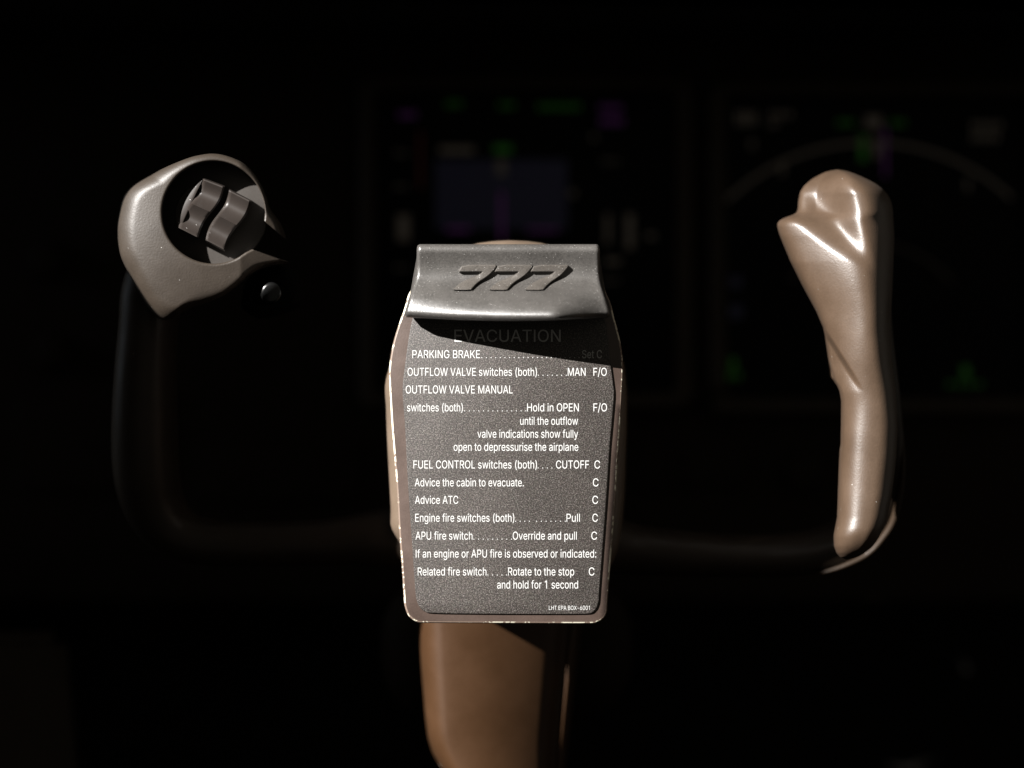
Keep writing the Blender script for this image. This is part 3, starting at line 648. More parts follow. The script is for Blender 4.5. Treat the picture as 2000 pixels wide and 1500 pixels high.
# ---- writing
# letter outlines (advance, contours) in thousandths of the letter size
GLYPHS = {"(":[273,[[89,207,90,244,94,283,101,324,109,364,119,403,132,441,145,477,160,510,177,539,236,539,219,503,204,466,191,428,179,390,169,351,161,313,156,276,152,241,151,207,152,176,155,145,160,115,167,83,177,50,188,16,202,-19,218,-57,236,-96,177,-96,150,-46,128,4,111,55,99,106,92,156]]],")":[273,[[37,-96,56,-56,72,-18,86,18,97,52,106,85,113,116,118,147,121,177,122,207,121,241,117,276,112,313,104,351,94,390,82,428,69,466,54,503,37,539,97,539,113,510,128,477,142,441,154,403,164,364,173,323,179,283,183,244,184,207,182,156,174,104,161,53,144,3,123,-47,97,-96]]],"-":[453,[[337,244,337,188,114,188,114,244]]],".":[188,[[95,-4,83,-3,73,1,63,9,55,18,51,29,50,41,51,53,55,64,63,73,73,81,83,85,95,87,107,85,118,81,128,73,135,64,140,53,141,41,140,29,135,18,128,9,118,1,107,-3]]],"/":[249,[[235,533,71,-76,14,-76,178,533]]],"0":[453,[[227,-7,191,-3,158,7,130,24,105,48,85,77,69,113,57,155,50,202,48,254,50,306,57,353,69,395,85,431,106,461,130,484,159,502,191,512,227,516,262,512,295,502,323,484,348,461,368,431,384,395,396,353,403,306,405,254,403,202,396,155,384,113,368,77,348,48,323,24,295,7,263,-3],[227,50,250,52,271,60,290,74,306,92,320,116,330,144,338,176,342,213,344,254,342,295,338,332,330,365,320,393,306,416,290,435,271,449,250,457,227,460,203,457,182,449,163,435,147,416,134,393,123,365,115,332,111,295,109,254,111,213,115,176,123,144,134,116,147,92,163,74,182,60,203,52]]],"1":[453,[[276,509,276,0,212,0,212,448,209,448,86,358,86,427,198,509]]],"6":[453,[[226,-7,196,-4,168,3,142,15,119,31,100,51,84,74,73,101,66,130,64,162,65,187,71,212,80,239,93,268,112,302,137,340,252,509,322,509,151,261,145,261,151,270,157,279,165,288,174,295,184,302,196,307,208,311,221,313,235,314,265,312,291,305,316,295,337,280,355,262,370,240,380,215,387,187,389,157,387,127,379,98,368,73,352,50,333,30,310,14,284,3,257,-4],[226,48,245,50,263,55,279,63,293,73,304,86,314,101,322,119,326,137,327,157,326,178,322,196,314,213,304,228,293,241,279,251,263,259,245,264,226,265,207,264,190,259,174,252,160,241,148,229,138,214,131,197,126,179,125,158,126,138,131,119,138,102,148,86,160,73,174,63,190,55,207,50]]],":":[188,[[95,-4,83,-3,73,1,63,9,55,18,51,29,50,41,51,53,55,64,63,73,73,81,83,85,95,87,107,85,118,81,128,73,135,64,140,53,141,41,140,29,135,18,128,9,118,1,107,-3],[95,271,83,272,73,277,63,284,55,294,51,304,50,316,51,328,55,339,63,349,73,356,83,360,95,362,107,360,118,356,128,349,135,339,140,328,141,316,140,304,135,294,128,284,118,277,107,272]]],"A":[480,[[16,0,201,509,276,509,463,0,395,0,287,302,280,323,272,346,264,372,255,402,244,438,232,478,245,478,233,437,222,402,213,371,204,345,197,322,191,302,85,0],[110,142,110,199,370,199,370,142]]],"B":[456,[[60,0,60,509,241,509,274,507,304,501,329,491,350,477,367,461,381,442,390,421,396,398,398,374,397,353,393,336,387,320,378,307,368,295,356,286,343,278,329,272,315,267,315,262,331,260,347,254,363,245,378,234,391,220,402,203,411,184,416,161,418,136,416,111,410,88,400,67,386,48,368,31,344,18,317,8,284,2,247,0],[125,57,245,57,281,60,309,67,330,80,344,96,353,115,355,137,354,153,350,169,342,184,333,197,320,209,306,218,289,225,269,229,248,231,125,231],[125,285,238,285,256,287,273,290,288,296,302,304,314,314,323,326,330,340,335,355,336,372,333,393,326,412,313,429,294,442,270,449,240,452,125,452]]],"C":[510,[[267,-7,225,-3,186,7,150,25,119,49,92,79,70,115,53,157,44,203,40,254,44,305,53,352,70,393,92,429,119,459,150,484,186,501,225,512,267,516,293,514,317,511,340,504,362,496,383,485,402,471,419,456,435,438,448,418,459,397,467,373,473,348,408,348,404,365,397,380,389,395,380,407,369,418,357,428,344,437,330,444,315,449,300,453,284,455,267,456,237,453,209,445,184,432,161,414,141,391,125,364,113,332,106,295,103,254,106,213,113,177,125,145,141,117,161,94,184,76,210,63,237,56,267,53,284,54,300,56,315,60,330,65,344,72,357,81,369,90,380,102,389,114,397,128,404,144,408,160,473,160,467,135,459,112,448,91,435,71,420,53,402,38,383,24,363,13,341,5,317,-2,293,-6]]],"E":[419,[[60,0,60,509,372,509,372,452,125,452,125,286,355,286,355,229,125,229,125,57,375,57,375,0]]],"F":[410,[[60,0,60,509,369,509,369,452,125,452,125,278,346,278,346,221,125,221,125,0]]],"G":[520,[[269,-7,225,-3,185,7,149,25,118,49,91,79,69,116,53,157,43,203,40,254,43,305,53,352,69,393,91,429,117,459,149,484,184,501,223,512,265,516,291,514,316,510,340,504,363,494,384,483,403,469,421,453,436,436,449,416,460,395,468,373,474,349,408,349,402,365,395,379,387,393,378,406,368,417,356,427,344,436,330,443,315,448,300,453,283,455,265,456,236,453,209,445,183,432,160,414,141,392,125,364,113,332,106,295,103,254,106,213,113,177,125,145,141,117,161,95,184,76,210,63,238,56,269,53,296,55,322,61,345,71,365,85,382,102,396,123,407,147,413,173,415,202,434,199,283,199,283,256,478,256,478,200,475,160,466,124,451,91,431,62,406,38,377,19,344,5,308,-4]]],"H":[517,[[60,0,60,509,125,509,125,289,392,289,392,509,457,509,457,0,392,0,392,232,125,232,125,0]]],"I":[190,[[62,0,62,509,128,509,128,0]]],"K":[467,[[104,145,104,216,116,231,128,246,139,261,151,275,162,289,174,303,187,317,199,331,212,344,364,509,448,509,231,276,228,276],[60,0,60,509,125,509,125,334,124,225,125,193,125,0],[372,0,188,259,228,309,449,0]]],"L":[393,[[60,0,60,509,125,509,125,57,361,57,361,0]]],"M":[628,[[60,0,60,509,152,509,277,187,287,159,299,123,311,84,322,49,307,49,318,83,330,121,342,158,352,187,476,509,568,509,568,0,504,0,504,291,504,327,505,369,506,413,507,457,513,457,508,441,503,425,498,409,482,363,467,322,456,291,342,0,286,0,170,291,159,321,145,361,129,408,112,457,119,457,120,416,121,372,122,328,122,291,122,0]]],"N":[523,[[60,0,60,509,136,509,343,183,349,174,355,163,363,151,371,137,379,122,388,107,396,90,405,73,414,55,405,54,403,72,402,90,401,108,400,126,399,142,399,157,399,195,399,509,463,509,463,0,387,0,202,290,177,331,168,346,159,363,148,381,108,452,119,454,122,384,124,328,125,291,125,0]]],"O":[533,[[267,-7,225,-3,186,7,150,25,119,49,92,79,70,115,53,157,44,203,40,254,44,305,53,352,70,393,92,429,119,459,150,484,186,501,225,512,267,516,309,512,348,501,384,484,415,459,442,429,464,393,480,352,490,305,493,254,490,203,480,157,464,115,442,79,415,49,384,25,348,7,309,-3],[267,53,296,55,324,63,349,76,372,94,392,116,408,144,420,176,428,213,430,254,428,295,420,332,408,365,392,392,372,415,349,433,324,446,296,453,267,456,237,453,210,445,184,433,161,415,142,392,125,364,113,332,106,295,103,254,106,213,113,176,125,144,142,117,161,94,184,76,210,63,237,55]]],"P":[445,[[60,0,60,509,235,509,272,506,305,499,332,487,356,471,375,452,390,430,400,404,407,377,409,348,407,318,400,291,390,265,375,243,356,223,332,207,305,195,272,188,235,186,109,186,109,242,233,242,257,244,279,248,297,256,312,266,324,279,333,294,339,310,343,328,344,348,343,367,339,385,333,402,324,416,312,428,297,439,279,446,257,451,232,452,125,452,125,0]]],"R":[449,[[60,0,60,509,236,509,273,506,305,500,333,489,356,473,376,455,390,433,401,408,407,381,409,352,407,323,401,296,390,271,376,250,356,232,333,217,305,206,273,200,236,198,96,198,96,255,234,255,258,256,280,260,298,267,313,276,325,287,334,300,340,316,344,333,345,352,344,371,340,389,334,405,325,419,313,430,298,440,279,446,258,451,233,452,125,452,125,0],[353,0,230,229,303,229,428,0]]],"S":[447,[[224,-9,188,-7,156,-1,128,9,102,23,81,40,64,60,51,83,42,109,38,137,104,137,108,118,114,102,123,88,136,76,150,66,166,59,185,53,204,50,224,49,246,50,267,54,286,60,303,69,317,79,329,92,338,106,344,122,346,139,344,154,340,168,332,179,322,189,310,197,296,205,280,211,263,217,245,222,184,239,145,253,112,269,86,289,67,313,56,341,52,372,54,400,62,425,75,448,92,468,113,484,138,498,165,508,195,514,227,516,259,514,289,508,316,498,340,484,360,468,377,449,390,427,398,403,401,378,337,378,332,402,320,421,302,437,280,449,254,456,225,459,204,457,185,454,167,448,152,440,139,430,129,418,121,405,117,391,115,376,117,359,122,345,131,334,142,324,155,315,169,308,184,302,198,297,212,293,264,279,279,275,295,270,312,264,328,256,344,248,359,238,372,226,384,213,395,198,402,180,407,161,408,139,406,112,399,87,386,64,370,43,349,25,323,11,294,0,261,-7]]],"T":[449,[[32,452,32,509,417,509,417,452,257,452,257,0,193,0,193,452]]],"U":[517,[[259,-8,220,-6,186,2,154,15,126,33,103,55,85,80,71,108,63,140,60,173,60,509,124,509,124,178,126,155,132,133,141,113,153,95,169,80,187,68,208,59,232,53,259,52,285,53,309,59,331,68,349,80,364,95,377,113,385,133,391,155,393,178,393,509,457,509,457,173,454,140,446,108,433,80,414,55,391,33,363,15,332,2,297,-6]]],"V":[480,[[204,0,16,509,84,509,192,206,199,187,207,164,215,137,225,106,236,71,248,31,235,31,247,71,257,107,267,138,276,165,283,187,290,206,395,509,463,509,278,0]]],"W":[686,[[155,0,16,509,82,509,163,196,167,179,172,162,175,145,187,94,190,76,194,58,197,40,189,40,193,58,196,76,200,94,203,111,207,128,211,145,224,196,306,509,380,509,462,196,466,179,470,162,474,145,486,94,490,76,494,58,497,40,488,40,492,58,495,76,499,94,503,111,506,128,510,145,523,196,603,509,670,509,530,0,455,0,368,323,362,345,357,368,351,391,346,417,341,445,336,475,350,475,345,446,340,420,335,395,330,371,324,347,318,323,230,0]]],"X":[474,[[18,0,217,284,217,236,29,509,104,509,178,400,188,386,196,373,204,361,211,350,217,340,223,329,230,318,236,305,243,292,232,292,252,329,258,339,265,350,272,361,298,400,374,509,446,509,259,239,259,287,456,0,382,0,292,129,268,165,262,175,256,185,250,195,244,206,237,218,230,231,244,231,238,219,231,207,225,196,219,186,213,176,206,166,182,129,91,0]]],"a":[389,[[160,-9,137,-7,115,-3,94,5,76,15,60,29,48,45,38,63,32,84,30,108,32,128,36,146,43,161,53,174,64,184,78,193,92,200,108,206,125,211,143,214,161,217,178,220,234,227,247,229,257,231,265,235,271,240,274,246,276,255,276,257,275,272,272,285,267,297,260,307,251,315,240,322,227,327,212,330,196,331,178,330,163,327,149,322,137,316,127,309,118,301,110,292,104,283,100,274,41,291,51,313,64,331,79,346,95,358,114,368,133,375,153,380,173,383,194,384,208,384,223,382,239,379,255,375,271,369,286,360,300,350,312,336,322,320,330,301,335,278,337,251,337,0,277,0,277,52,272,52,267,43,260,34,252,25,242,16,229,8,215,1,199,-4,181,-7],[170,45,192,47,211,51,228,59,242,68,254,80,263,93,270,108,274,122,276,138,276,190,272,187,267,184,259,182,251,180,241,178,231,176,200,171,175,168,161,166,147,163,134,159,122,153,112,147,103,139,97,130,93,118,92,105,93,93,96,82,102,72,109,64,119,57,130,52,142,48,156,46]]],"b":[424,[[229,-8,208,-7,189,-3,172,4,159,12,147,21,138,31,130,41,123,50,118,59,112,59,112,0,53,0,53,509,114,509,114,319,118,319,123,327,130,336,137,346,147,355,158,364,171,373,188,379,207,383,229,384,259,382,287,374,313,361,335,342,354,320,370,293,381,261,388,227,390,189,388,151,381,116,370,84,355,57,336,34,313,16,288,3,260,-6],[220,47,242,49,262,55,279,66,294,80,306,97,316,117,323,139,327,163,328,189,327,215,323,239,316,261,307,281,295,298,280,311,262,322,243,328,220,330,198,328,178,322,161,312,147,299,134,282,125,263,118,241,114,216,113,189,114,162,118,138,125,115,135,95,147,78,162,65,179,55,198,49]]],"c":[396,[[207,-8,174,-5,144,3,117,16,93,35,72,58,56,85,44,116,37,150,34,187,37,225,44,260,56,291,72,318,93,341,117,360,144,374,174,382,207,384,226,384,243,381,260,377,276,371,291,364,305,356,318,346,330,335,340,322,349,308,356,293,362,277,303,262,300,272,295,281,290,289,284,297,278,304,270,311,261,316,252,321,242,325,231,328,220,329,207,330,184,328,163,321,145,310,130,296,118,278,108,258,102,236,98,212,96,187,98,163,102,139,108,117,118,97,130,80,145,66,163,55,184,49,207,46,220,47,232,49,243,52,253,55,262,60,271,66,279,73,285,80,292,89,297,98,301,107,304,117,363,102,357,86,350,70,341,56,331,43,319,32,306,21,292,12,277,5,261,-1,244,-5,226,-7]]],"d":[424,[[195,-8,165,-6,137,3,111,16,89,34,70,57,55,84,43,116,36,151,34,189,36,227,43,261,55,293,70,320,89,342,112,361,137,374,165,382,196,384,218,383,237,379,253,373,267,364,278,355,287,346,295,336,301,327,306,319,311,319,311,509,372,509,372,0,313,0,313,59,307,59,301,50,295,41,287,31,277,21,266,12,252,4,236,-3,217,-7],[205,47,226,49,246,55,263,65,278,78,290,95,299,115,306,138,310,162,312,189,310,216,306,241,300,263,290,282,278,299,263,312,246,322,227,328,205,330,182,328,162,322,145,311,130,298,118,281,108,261,102,239,98,215,96,189,98,163,102,139,109,117,118,97,130,80,145,66,162,55,182,49]]],"e":[404,[[212,-8,177,-5,145,3,117,16,92,35,72,58,56,85,44,116,37,150,34,187,36,224,44,258,55,290,71,317,91,340,115,359,142,373,172,382,205,384,226,383,246,380,266,374,285,366,303,355,319,341,334,324,347,305,357,282,365,256,370,227,371,194,371,169,75,169,75,221,338,221,310,202,308,226,304,248,298,269,288,286,277,301,263,314,246,323,227,328,205,330,183,328,164,323,146,313,131,301,119,286,109,270,102,251,97,231,96,211,96,178,98,151,102,127,110,106,121,88,135,73,151,61,169,53,190,48,212,46,227,47,241,49,254,53,265,58,276,65,285,73,294,82,300,93,306,105,365,91,358,72,348,55,335,39,320,26,302,14,283,4,261,-3,237,-7]]],"f":[254,[[228,379,228,327,6,327,6,379],[81,0,81,432,82,452,87,470,96,486,107,499,120,510,135,519,152,525,169,529,187,530,201,530,212,529,222,527,231,525,238,523,243,521,227,468,215,472,209,473,202,474,195,474,178,472,164,468,154,460,147,449,143,435,142,419,142,0]]],"g":[425,[[207,-151,180,-149,156,-146,134,-140,114,-132,97,-122,82,-110,70,-97,59,-84,51,-69,101,-41,107,-49,114,-57,122,-66,131,-74,142,-82,154,-88,169,-93,187,-96,207,-97,236,-95,261,-87,282,-75,298,-58,308,-34,311,-6,311,68,306,68,301,60,294,51,287,41,277,32,266,23,252,16,236,10,217,6,195,5,165,7,138,14,113,27,90,43,71,65,55,90,43,120,36,154,34,191,36,229,43,263,55,293,71,320,90,342,112,361,138,374,166,382,196,384,218,383,237,379,253,373,267,365,279,356,288,346,296,336,302,327,308,319,313,319,313,379,372,379,372,-9,370,-40,363,-67,350,-90,334,-109,314,-124,291,-136,265,-144,237,-149],[205,59,227,61,246,66,264,75,278,87,290,103,300,121,307,142,311,166,312,193,311,219,307,242,300,264,291,283,279,299,264,312,247,322,227,328,205,330,182,328,163,322,145,312,130,298,118,282,109,262,102,241,98,218,96,193,98,167,102,144,109,123,118,104,131,88,145,76,163,66,183,61]]],"h":[410,[[114,227,114,0,53,0,53,509,114,509,114,287,102,287,116,319,132,344,152,362,175,374,200,382,227,384,252,383,275,377,295,369,313,356,328,340,341,321,350,298,355,271,357,240,357,0,296,0,296,235,293,263,286,286,273,304,256,318,235,326,210,329,192,328,176,324,161,317,147,308,136,297,126,283,119,266,115,248]]],"i":[167,[[53,0,53,379,114,379,114,0],[84,443,73,444,63,448,54,455,47,463,43,472,41,483,43,494,47,504,54,512,63,518,73,522,84,524,95,522,105,518,114,512,121,504,125,494,126,483,125,472,121,463,114,455,105,448,95,444]]],"l":[167,[[54,0,54,509,113,509,113,0]]],"n":[410,[[114,227,114,0,53,0,53,379,112,379,112,287,102,287,116,319,132,344,152,362,175,374,200,382,227,384,252,383,275,377,295,369,313,356,328,340,341,321,350,298,355,271,357,240,357,0,296,0,296,235,293,263,286,286,273,304,256,318,235,326,210,329,192,328,176,324,161,317,147,308,136,297,126,283,119,266,115,248]]],"o":[415,[[207,-8,174,-5,144,3,117,16,93,35,72,58,56,85,44,116,37,150,34,187,37,225,44,260,56,291,72,318,93,341,117,360,144,374,174,382,207,384,241,382,271,374,299,360,323,341,343,318,359,291,371,260,379,225,381,187,379,150,371,116,359,85,343,58,323,35,299,16,271,3,241,-5],[207,46,231,49,252,55,270,66,285,80,298,97,307,117,314,139,318,163,319,187,318,212,314,236,307,258,298,278,285,296,270,310,252,321,231,328,207,330,184,328,163,321,145,310,130,296,118,278,108,258,102,236,98,212,96,187,98,163,102,139,108,117,118,97,130,80,145,66,163,55,184,49]]],"p":[424,[[53,-143,53,379,112,379,112,319,118,319,123,327,130,336,137,346,147,355,158,364,171,373,188,379,207,383,229,384,259,382,287,374,313,361,335,342,354,320,370,293,381,261,388,227,390,189,388,151,381,116,370,84,355,57,336,34,313,16,288,3,260,-6,229,-8,208,-7,189,-3,173,4,159,12,147,21,138,31,130,41,124,50,118,59,114,59,114,-143],[220,47,242,49,262,55,279,66,294,80,306,97,316,117,323,139,327,163,328,189,327,215,323,239,316,261,307,281,295,298,280,311,262,322,243,328,220,330,198,328,178,322,161,312,147,299,134,282,125,263,118,241,114,216,113,189,114,162,118,138,125,115,135,95,147,78,162,65,179,55,198,49]]],"r":[259,[[53,0,53,379,112,379,112,321,115,321,124,339,137,354,152,367,171,377,191,383,213,385,229,384,243,384,243,322,230,324,223,325,215,326,207,326,190,324,174,321,159,315,146,306,135,296,126,284,119,269,115,254,114,237,114,0]]],"s":[365,[[182,-8,157,-7,133,-3,112,3,93,12,76,24,62,38,50,54,41,73,36,94,94,107,101,87,111,72,124,60,141,52,160,47,181,45,206,47,227,53,244,62,258,74,265,88,268,103,266,115,262,126,254,136,243,144,229,150,212,155,149,170,118,180,92,192,72,208,58,227,50,249,47,274,49,295,55,314,65,332,79,347,95,360,115,370,137,378,161,383,187,384,212,383,234,379,254,372,271,363,286,352,299,339,309,324,318,308,324,290,268,277,262,291,254,304,243,316,228,325,210,331,187,333,166,331,147,326,131,317,119,305,111,292,109,277,110,264,115,253,124,243,136,235,152,229,172,223,229,209,261,200,287,187,306,171,320,153,328,131,331,107,329,85,323,65,312,47,298,31,281,18,260,6,236,-2,210,-7]]],"t":[227,[[204,379,204,327,6,327,6,379],[65,471,126,471,126,98,127,83,130,70,136,61,144,55,156,51,170,50,185,51,202,54,213,2,207,0,200,-2,192,-3,184,-3,176,-4,168,-4,138,-1,113,7,92,21,77,41,68,64,65,93]]],"u":[410,[[182,-5,158,-3,135,2,115,11,97,23,82,39,69,59,60,82,54,109,53,139,53,379,114,379,114,144,116,117,124,94,137,75,154,61,175,53,200,50,218,51,234,55,249,62,263,71,274,83,283,97,290,113,295,132,296,153,296,379,357,379,357,0,298,0,298,92,307,92,294,60,277,35,257,17,234,5,209,-3]]],"v":[389,[[163,0,17,379,84,379,165,155,173,132,180,110,187,87,193,64,199,42,206,21,184,21,191,42,197,64,203,87,209,110,216,132,224,155,305,379,371,379,226,0]]],"w":[567,[[138,0,23,379,87,379,133,214,140,190,147,164,154,137,161,107,168,75,175,41,165,41,172,74,179,105,186,135,192,163,199,189,206,214,252,379,316,379,362,214,368,189,375,163,382,136,388,106,395,75,402,41,391,41,399,75,406,106,413,135,420,163,427,189,434,214,480,379,545,379,429,0,368,0,319,172,305,225,300,243,295,262,291,280,277,338,291,338,277,280,263,225,258,207,253,189,248,172,199,0]]],"y":[389,[[47,-139,61,-86,71,-87,83,-89,94,-90,104,-89,113,-86,122,-81,130,-74,138,-64,145,-51,151,-36,163,-1,17,379,84,379,165,155,173,132,180,109,187,87,193,64,199,42,206,21,184,21,190,42,196,64,202,87,209,110,216,132,224,155,305,379,371,379,204,-58,196,-77,187,-93,177,-107,165,-119,153,-128,139,-136,125,-141,109,-144,91,-145,82,-145,73,-144,65,-143,57,-142,52,-140]]]," ":[188,[]]}
GLYPH_MESH = {}
def inside(p, poly):
    r = False
    for (x1, y1), (x2, y2) in zip(poly, poly[1:] + poly[:1]):
        if (y1 > p[1]) != (y2 > p[1]) and p[0] < (x2 - x1) * (p[1] - y1) / (y2 - y1) + x1: r = not r
    return r
def fill(contours):
    cu = bpy.data.curves.new('tmp', 'CURVE'); cu.dimensions = '2D'; cu.fill_mode = 'BOTH'
    for c in contours:
        sp = cu.splines.new('POLY'); sp.points.add(len(c) - 1)
        for k, (x, y) in enumerate(c): sp.points[k].co = (x / 1000, y / 1000, 0, 1)
        sp.use_cyclic_u = True
    ob = bpy.data.objects.new('tmp', cu); C.objects.link(ob)
    dg = bpy.context.evaluated_depsgraph_get(); dg.update()
    me = bpy.data.meshes.new_from_object(ob.evaluated_get(dg))
    r = [v.co.copy() for v in me.vertices], [list(p.vertices) for p in me.polygons]
    bpy.data.objects.remove(ob); bpy.data.curves.remove(cu); bpy.data.meshes.remove(me)
    return r
def glyph(ch):
    if ch not in GLYPH_MESH:
        cs = [[(c[2 * k], c[2 * k + 1]) for k in range(len(c) // 2)] for c in GLYPHS[ch][1]]
        outer = [c for c in cs if area2(c) < 0]; holes = [c for c in cs if area2(c) > 0]
        GLYPH_MESH[ch] = [fill([o] + [h for h in holes if inside(h[0], o)]) for o in outer]   # strokes may overlap: fill each by itself
    return GLYPH_MESH[ch]
def text_geo(txt):
    vs, fs, x = [], [], 0
    for ch in txt:
        for layer, (gv, gf) in enumerate(glyph(ch)):
            n = len(vs)
            vs += [Vector((v.x + x / 1000, v.y, 0.00002 * layer)) for v in gv]; fs += [[n + q for q in f] for f in gf]
        x += GLYPHS[ch][0]
    return vs, fs
cv, _ = text_geo('H'); CAPH = max(v.y for v in cv) - min(v.y for v in cv)
def line(name, base, cap, segs, dots=()):
    bm = bmesh.new()
    sc = cap / CAPH
    for txt, x0, x1 in segs:
        vs, fs = text_geo(txt)
        mn, mxx = min(v.x for v in vs), max(v.x for v in vs)
        k = (x1 - x0) / (mxx - mn)
        bv = [bm.verts.new(P(x0 + (v.x - mn) * k, base - v.y * sc, YPL - 0.00006 - v.z)) for v in vs]
        for f in fs:
            try: bm.faces.new([bv[i] for i in f])
            except ValueError: pass
    r = 1.0
    for x in dots:
        bm.faces.new([bm.verts.new(P(x + r * math.cos(2 * math.pi * i / 8), base - 1.0 + r * math.sin(2 * math.pi * i / 8), YPL - 0.00006)) for i in range(8)])
    o = link(name, bm, M_ink, pl, angle=None)
    for f in o.data.polygons: f.use_smooth = False
    return o
def row(a, b, n): return [a + (b - a) * i / (n - 1) for i in range(n)]
CH = 15.6
line('heading', 667.5, 23.5, [('EVACUATION', 887.5, 1095)])
line('text_line', 699.5, CH, [('PARKING BRAKE', 805.5, 937.5), ('Set C', 1137, 1175.5)], row(941, 1131, 22))
line('text_line', 734, CH, [('OUTFLOW VALVE switches (both)', 796, 1048.7), ('MAN', 1109, 1143.7), ('F/O', 1159, 1185)], row(1051.5, 1106, 7))
line('text_line', 768.5, CH, [('OUTFLOW VALVE MANUAL', 792.5, 1001.5)])
line('text_line', 803.5, CH, [('switches (both)', 795, 904), ('Hold in OPEN', 1029.5, 1130.5), ('F/O', 1159, 1185.5)], row(907.5, 1027, 14))
line('text_line', 829.7, CH, [('until the outflow', 1016, 1129)])
line('text_line', 855, CH, [('valve indications show fully', 932.5, 1129)])
line('text_line', 880.5, CH, [('open to depressurise the airplane', 886, 1129.5)])
line('text_line', 915, CH, [('FUEL CONTROL switches (both)', 807.5, 1048.7), ('CUTOFF', 1086, 1150.5), ('C', 1161, 1172)], row(1051, 1078, 4))
line('text_line', 950, CH, [('Advice the cabin to evacuate.', 810, 1023), ('C', 1158, 1169)])
line('text_line', 984, CH, [('Advice ATC', 810.5, 895), ('C', 1157, 1168)])
line('text_line', 1019, CH, [('Engine fire switches (both)', 811, 1004.4), ('Pull', 1106.5, 1132.5), ('C', 1157, 1167.5)], row(1007, 1034, 4) + row(1048, 1104, 7))
line('text_line', 1054, CH, [('APU fire switch', 811.5, 922.8), ('Override and pull', 1001.5, 1126.5), ('C', 1155, 1166)], row(925.5, 999, 9))
line('text_line', 1089, CH, [('If an engine or APU fire is observed or indicated:', 812, 1164.5)])
line('text_line', 1124, CH, [('Related fire switch', 816, 950), ('Rotate to the stop', 992.5, 1121.5), ('C', 1150, 1161)], row(953, 989.5, 5))
line('text_line', 1149.5, CH, [('and hold for 1 second', 971, 1129)])
line('part_number', 1191.3, 8.2, [('LHT EPA BOX-6001', 1072, 1152)])

# ---- cap over the top of the plate, with its lip curling out towards the pilot
CL = [(477, 820), (478.5, 816.5), (482, 814.5), (490, 814), (500, 814), (520, 813.5), (537, 812), (550, 808.5), (562, 805), (580, 799), (597, 794), (606, 791.5), (613, 790.5), (618, 793)]
CR = [(477, 1166), (478.5, 1169), (482, 1171), (490, 1172), (532, 1172), (545, 1173.5), (557, 1176), (570, 1180), (585, 1185), (600, 1189.5), (610, 1192), (614, 1192.5), (618, 1190)]
def lip_bottom(px):      # the lower edge sags a little in the middle
    u = (px - 991) / 200
    return 619.5 + 7.5 * max(0, 1 - u * u)
def cap_y(px, v):
    """front depth of the cap; v = 0 at the top edge, 1 at the lip"""
    u = (px - 990) / 195
    y = -0.0085
    y += 0.0030 * math.sin(math.pi * min(1, v / 0.75)) ** 1.5              # shallow hollow under the top edge
    lip = 0.70 * smooth(0.42, 0.90, v) + 0.30 * min(1, max(0, (v - 0.58) / 0.42))
    bulge = 0.0180 * (1 - 0.775 * (max(0, 0.5 - u) / 1.5) ** 1.05) * (1 - 0.78 * smooth(0.44, 1.05, u))
    y -= lip * bulge
    if v < 0.12: y += 0.0032 * (1 - math.sqrt(max(0, 1 - (1 - v / 0.12) ** 2)))
    if v > 0.91: y += 0.0042 * (1 - math.sqrt(max(0, 1 - ((v - 0.91) / 0.09) ** 2)))
    return y
def cap_yp(px, py): return cap_y(px, (py - 477) / (lip_bottom(px) - 477))
NV, NU = 70, 90
rings = []
grid = []
for j in range(NV + 1):
    v = j / NV
    v = v + 0.0
    r = []
    py0 = 477 + v * 141
    a, b = interp(CL, py0), interp(CR, py0)
    for i in range(NU + 1):
        w = 0.5 - 0.5 * math.cos(math.pi * i / NU)
        w = 0.55 * w + 0.45 * i / NU
        px = a + (b - a) * w
        y = cap_y(px, v)
        e = min(px - a, b - px)
        if e < 7: y += 0.0024 * (1 - math.sqrt(max(0, 1 - (1 - e / 7) ** 2)))
        py = 477 + v * (lip_bottom(px) - 477)
        r.append(P(px, py, y))
    grid.append(r)
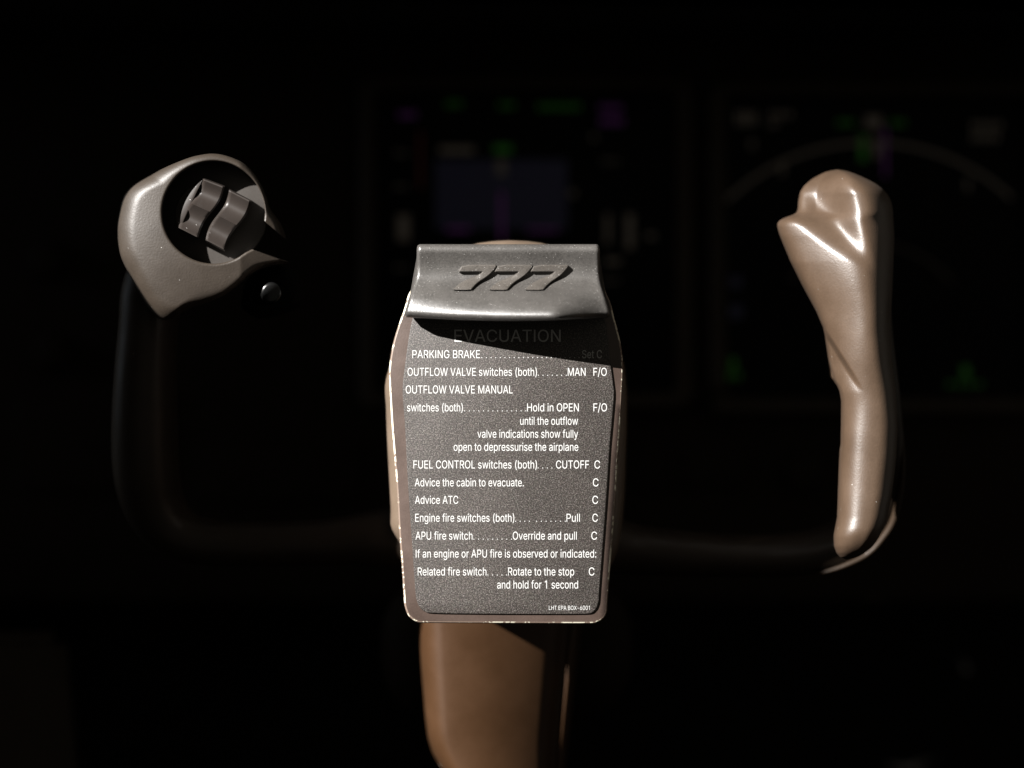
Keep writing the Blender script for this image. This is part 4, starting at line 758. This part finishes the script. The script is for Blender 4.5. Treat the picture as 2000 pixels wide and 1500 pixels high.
# closed shell: front rows, then back along the underside to the plate
def backrow(j, yb, shrink=0):
    v = j / NV; py0 = 477 + v * 141
    a, b = interp(CL, py0) + shrink, interp(CR, py0) - shrink
    return [P(a + (b - a) * i / NU, 477 + v * 141, yb) for i in range(NU + 1)]
bm = bmesh.new()
vg = [[bm.verts.new(p) for p in r] for r in grid]
under = [bm.verts.new(p) for p in [P(interp(CL, 614) + 4 + (interp(CR, 614) - interp(CL, 614) - 8) * i / NU, 608, -0.0012) for i in range(NU + 1)]]
topb = [bm.verts.new(p) for p in [P(818 + (1168 - 818) * i / NU, 478.5, 0.012) for i in range(NU + 1)]]
def strip(A, B):
    for i in range(len(A) - 1): bm.faces.new((A[i], A[i + 1], B[i + 1], B[i]))
for j in range(NV): strip(vg[j], vg[j + 1])
strip(vg[NV], under); strip(topb, vg[0])
for side in (0, -1):
    col = [vg[j][side] for j in range(NV + 1)]
    bk = []
    for j in range(NV + 1):
        t = j / NV
        bk.append(bm.verts.new(topb[side].co.lerp(under[side].co, t)) if 0 < j < NV else (topb[side] if j == 0 else under[side]))
    for j in range(NV):
        vs = []
        for q in (col[j], col[j + 1], bk[j + 1], bk[j]):
            if q not in vs: vs.append(q)
        bm.faces.new(vs)
cp = link('plate_cap', bm, M_cap, yk, angle=55)

# raised numerals on the cap
seven = [(652, 268), (905, 268), (918, 273), (921, 283), (900, 312), (868, 346), (828, 376), (790, 398), (757, 424), (733, 450), (718, 467), (580, 466), (584, 456), (612, 430), (652, 401), (700, 379), (752, 358), (790, 338), (806, 327), (798, 324), (624, 327), (622, 320)]
def densify(poly, step):
    out = []
    for a, b in zip(poly, poly[1:] + poly[:1]):
        n = max(1, int(math.dist(a, b) / step))
        out += [(a[0] + (b[0] - a[0]) * k / n, a[1] + (b[1] - a[1]) * k / n) for k in range(n)]
    return out
for off in (0, 282, 562):
    pts = [(740 + (x + off) / 4, 450 + y / 4) for x, y in seven]
    pts = densify(chaikin(pts, 1, 0.22), 2.2)
    bm = bmesh.new()
    hts = [(0.0, 0.0006), (0.0, -0.0011), (0.9, -0.0016), (2.0, -0.0018)]
    rr = []
    for ins, h in hts:
        q = inset(pts, ins) if ins else pts
        rr.append([P(x, y, cap_yp(x, y) + h) for x, y in q])
    vr = loft(bm, rr, True, False)
    edges = [bm.edges.get((vr[-1][i], vr[-1][(i + 1) % len(vr[-1])])) for i in range(len(vr[-1]))]
    bmesh.ops.triangle_fill(bm, edges=edges, use_beauty=True)
    bm.faces.new(vr[0])
    link('numeral', bm, M_numeral, cp, angle=30)
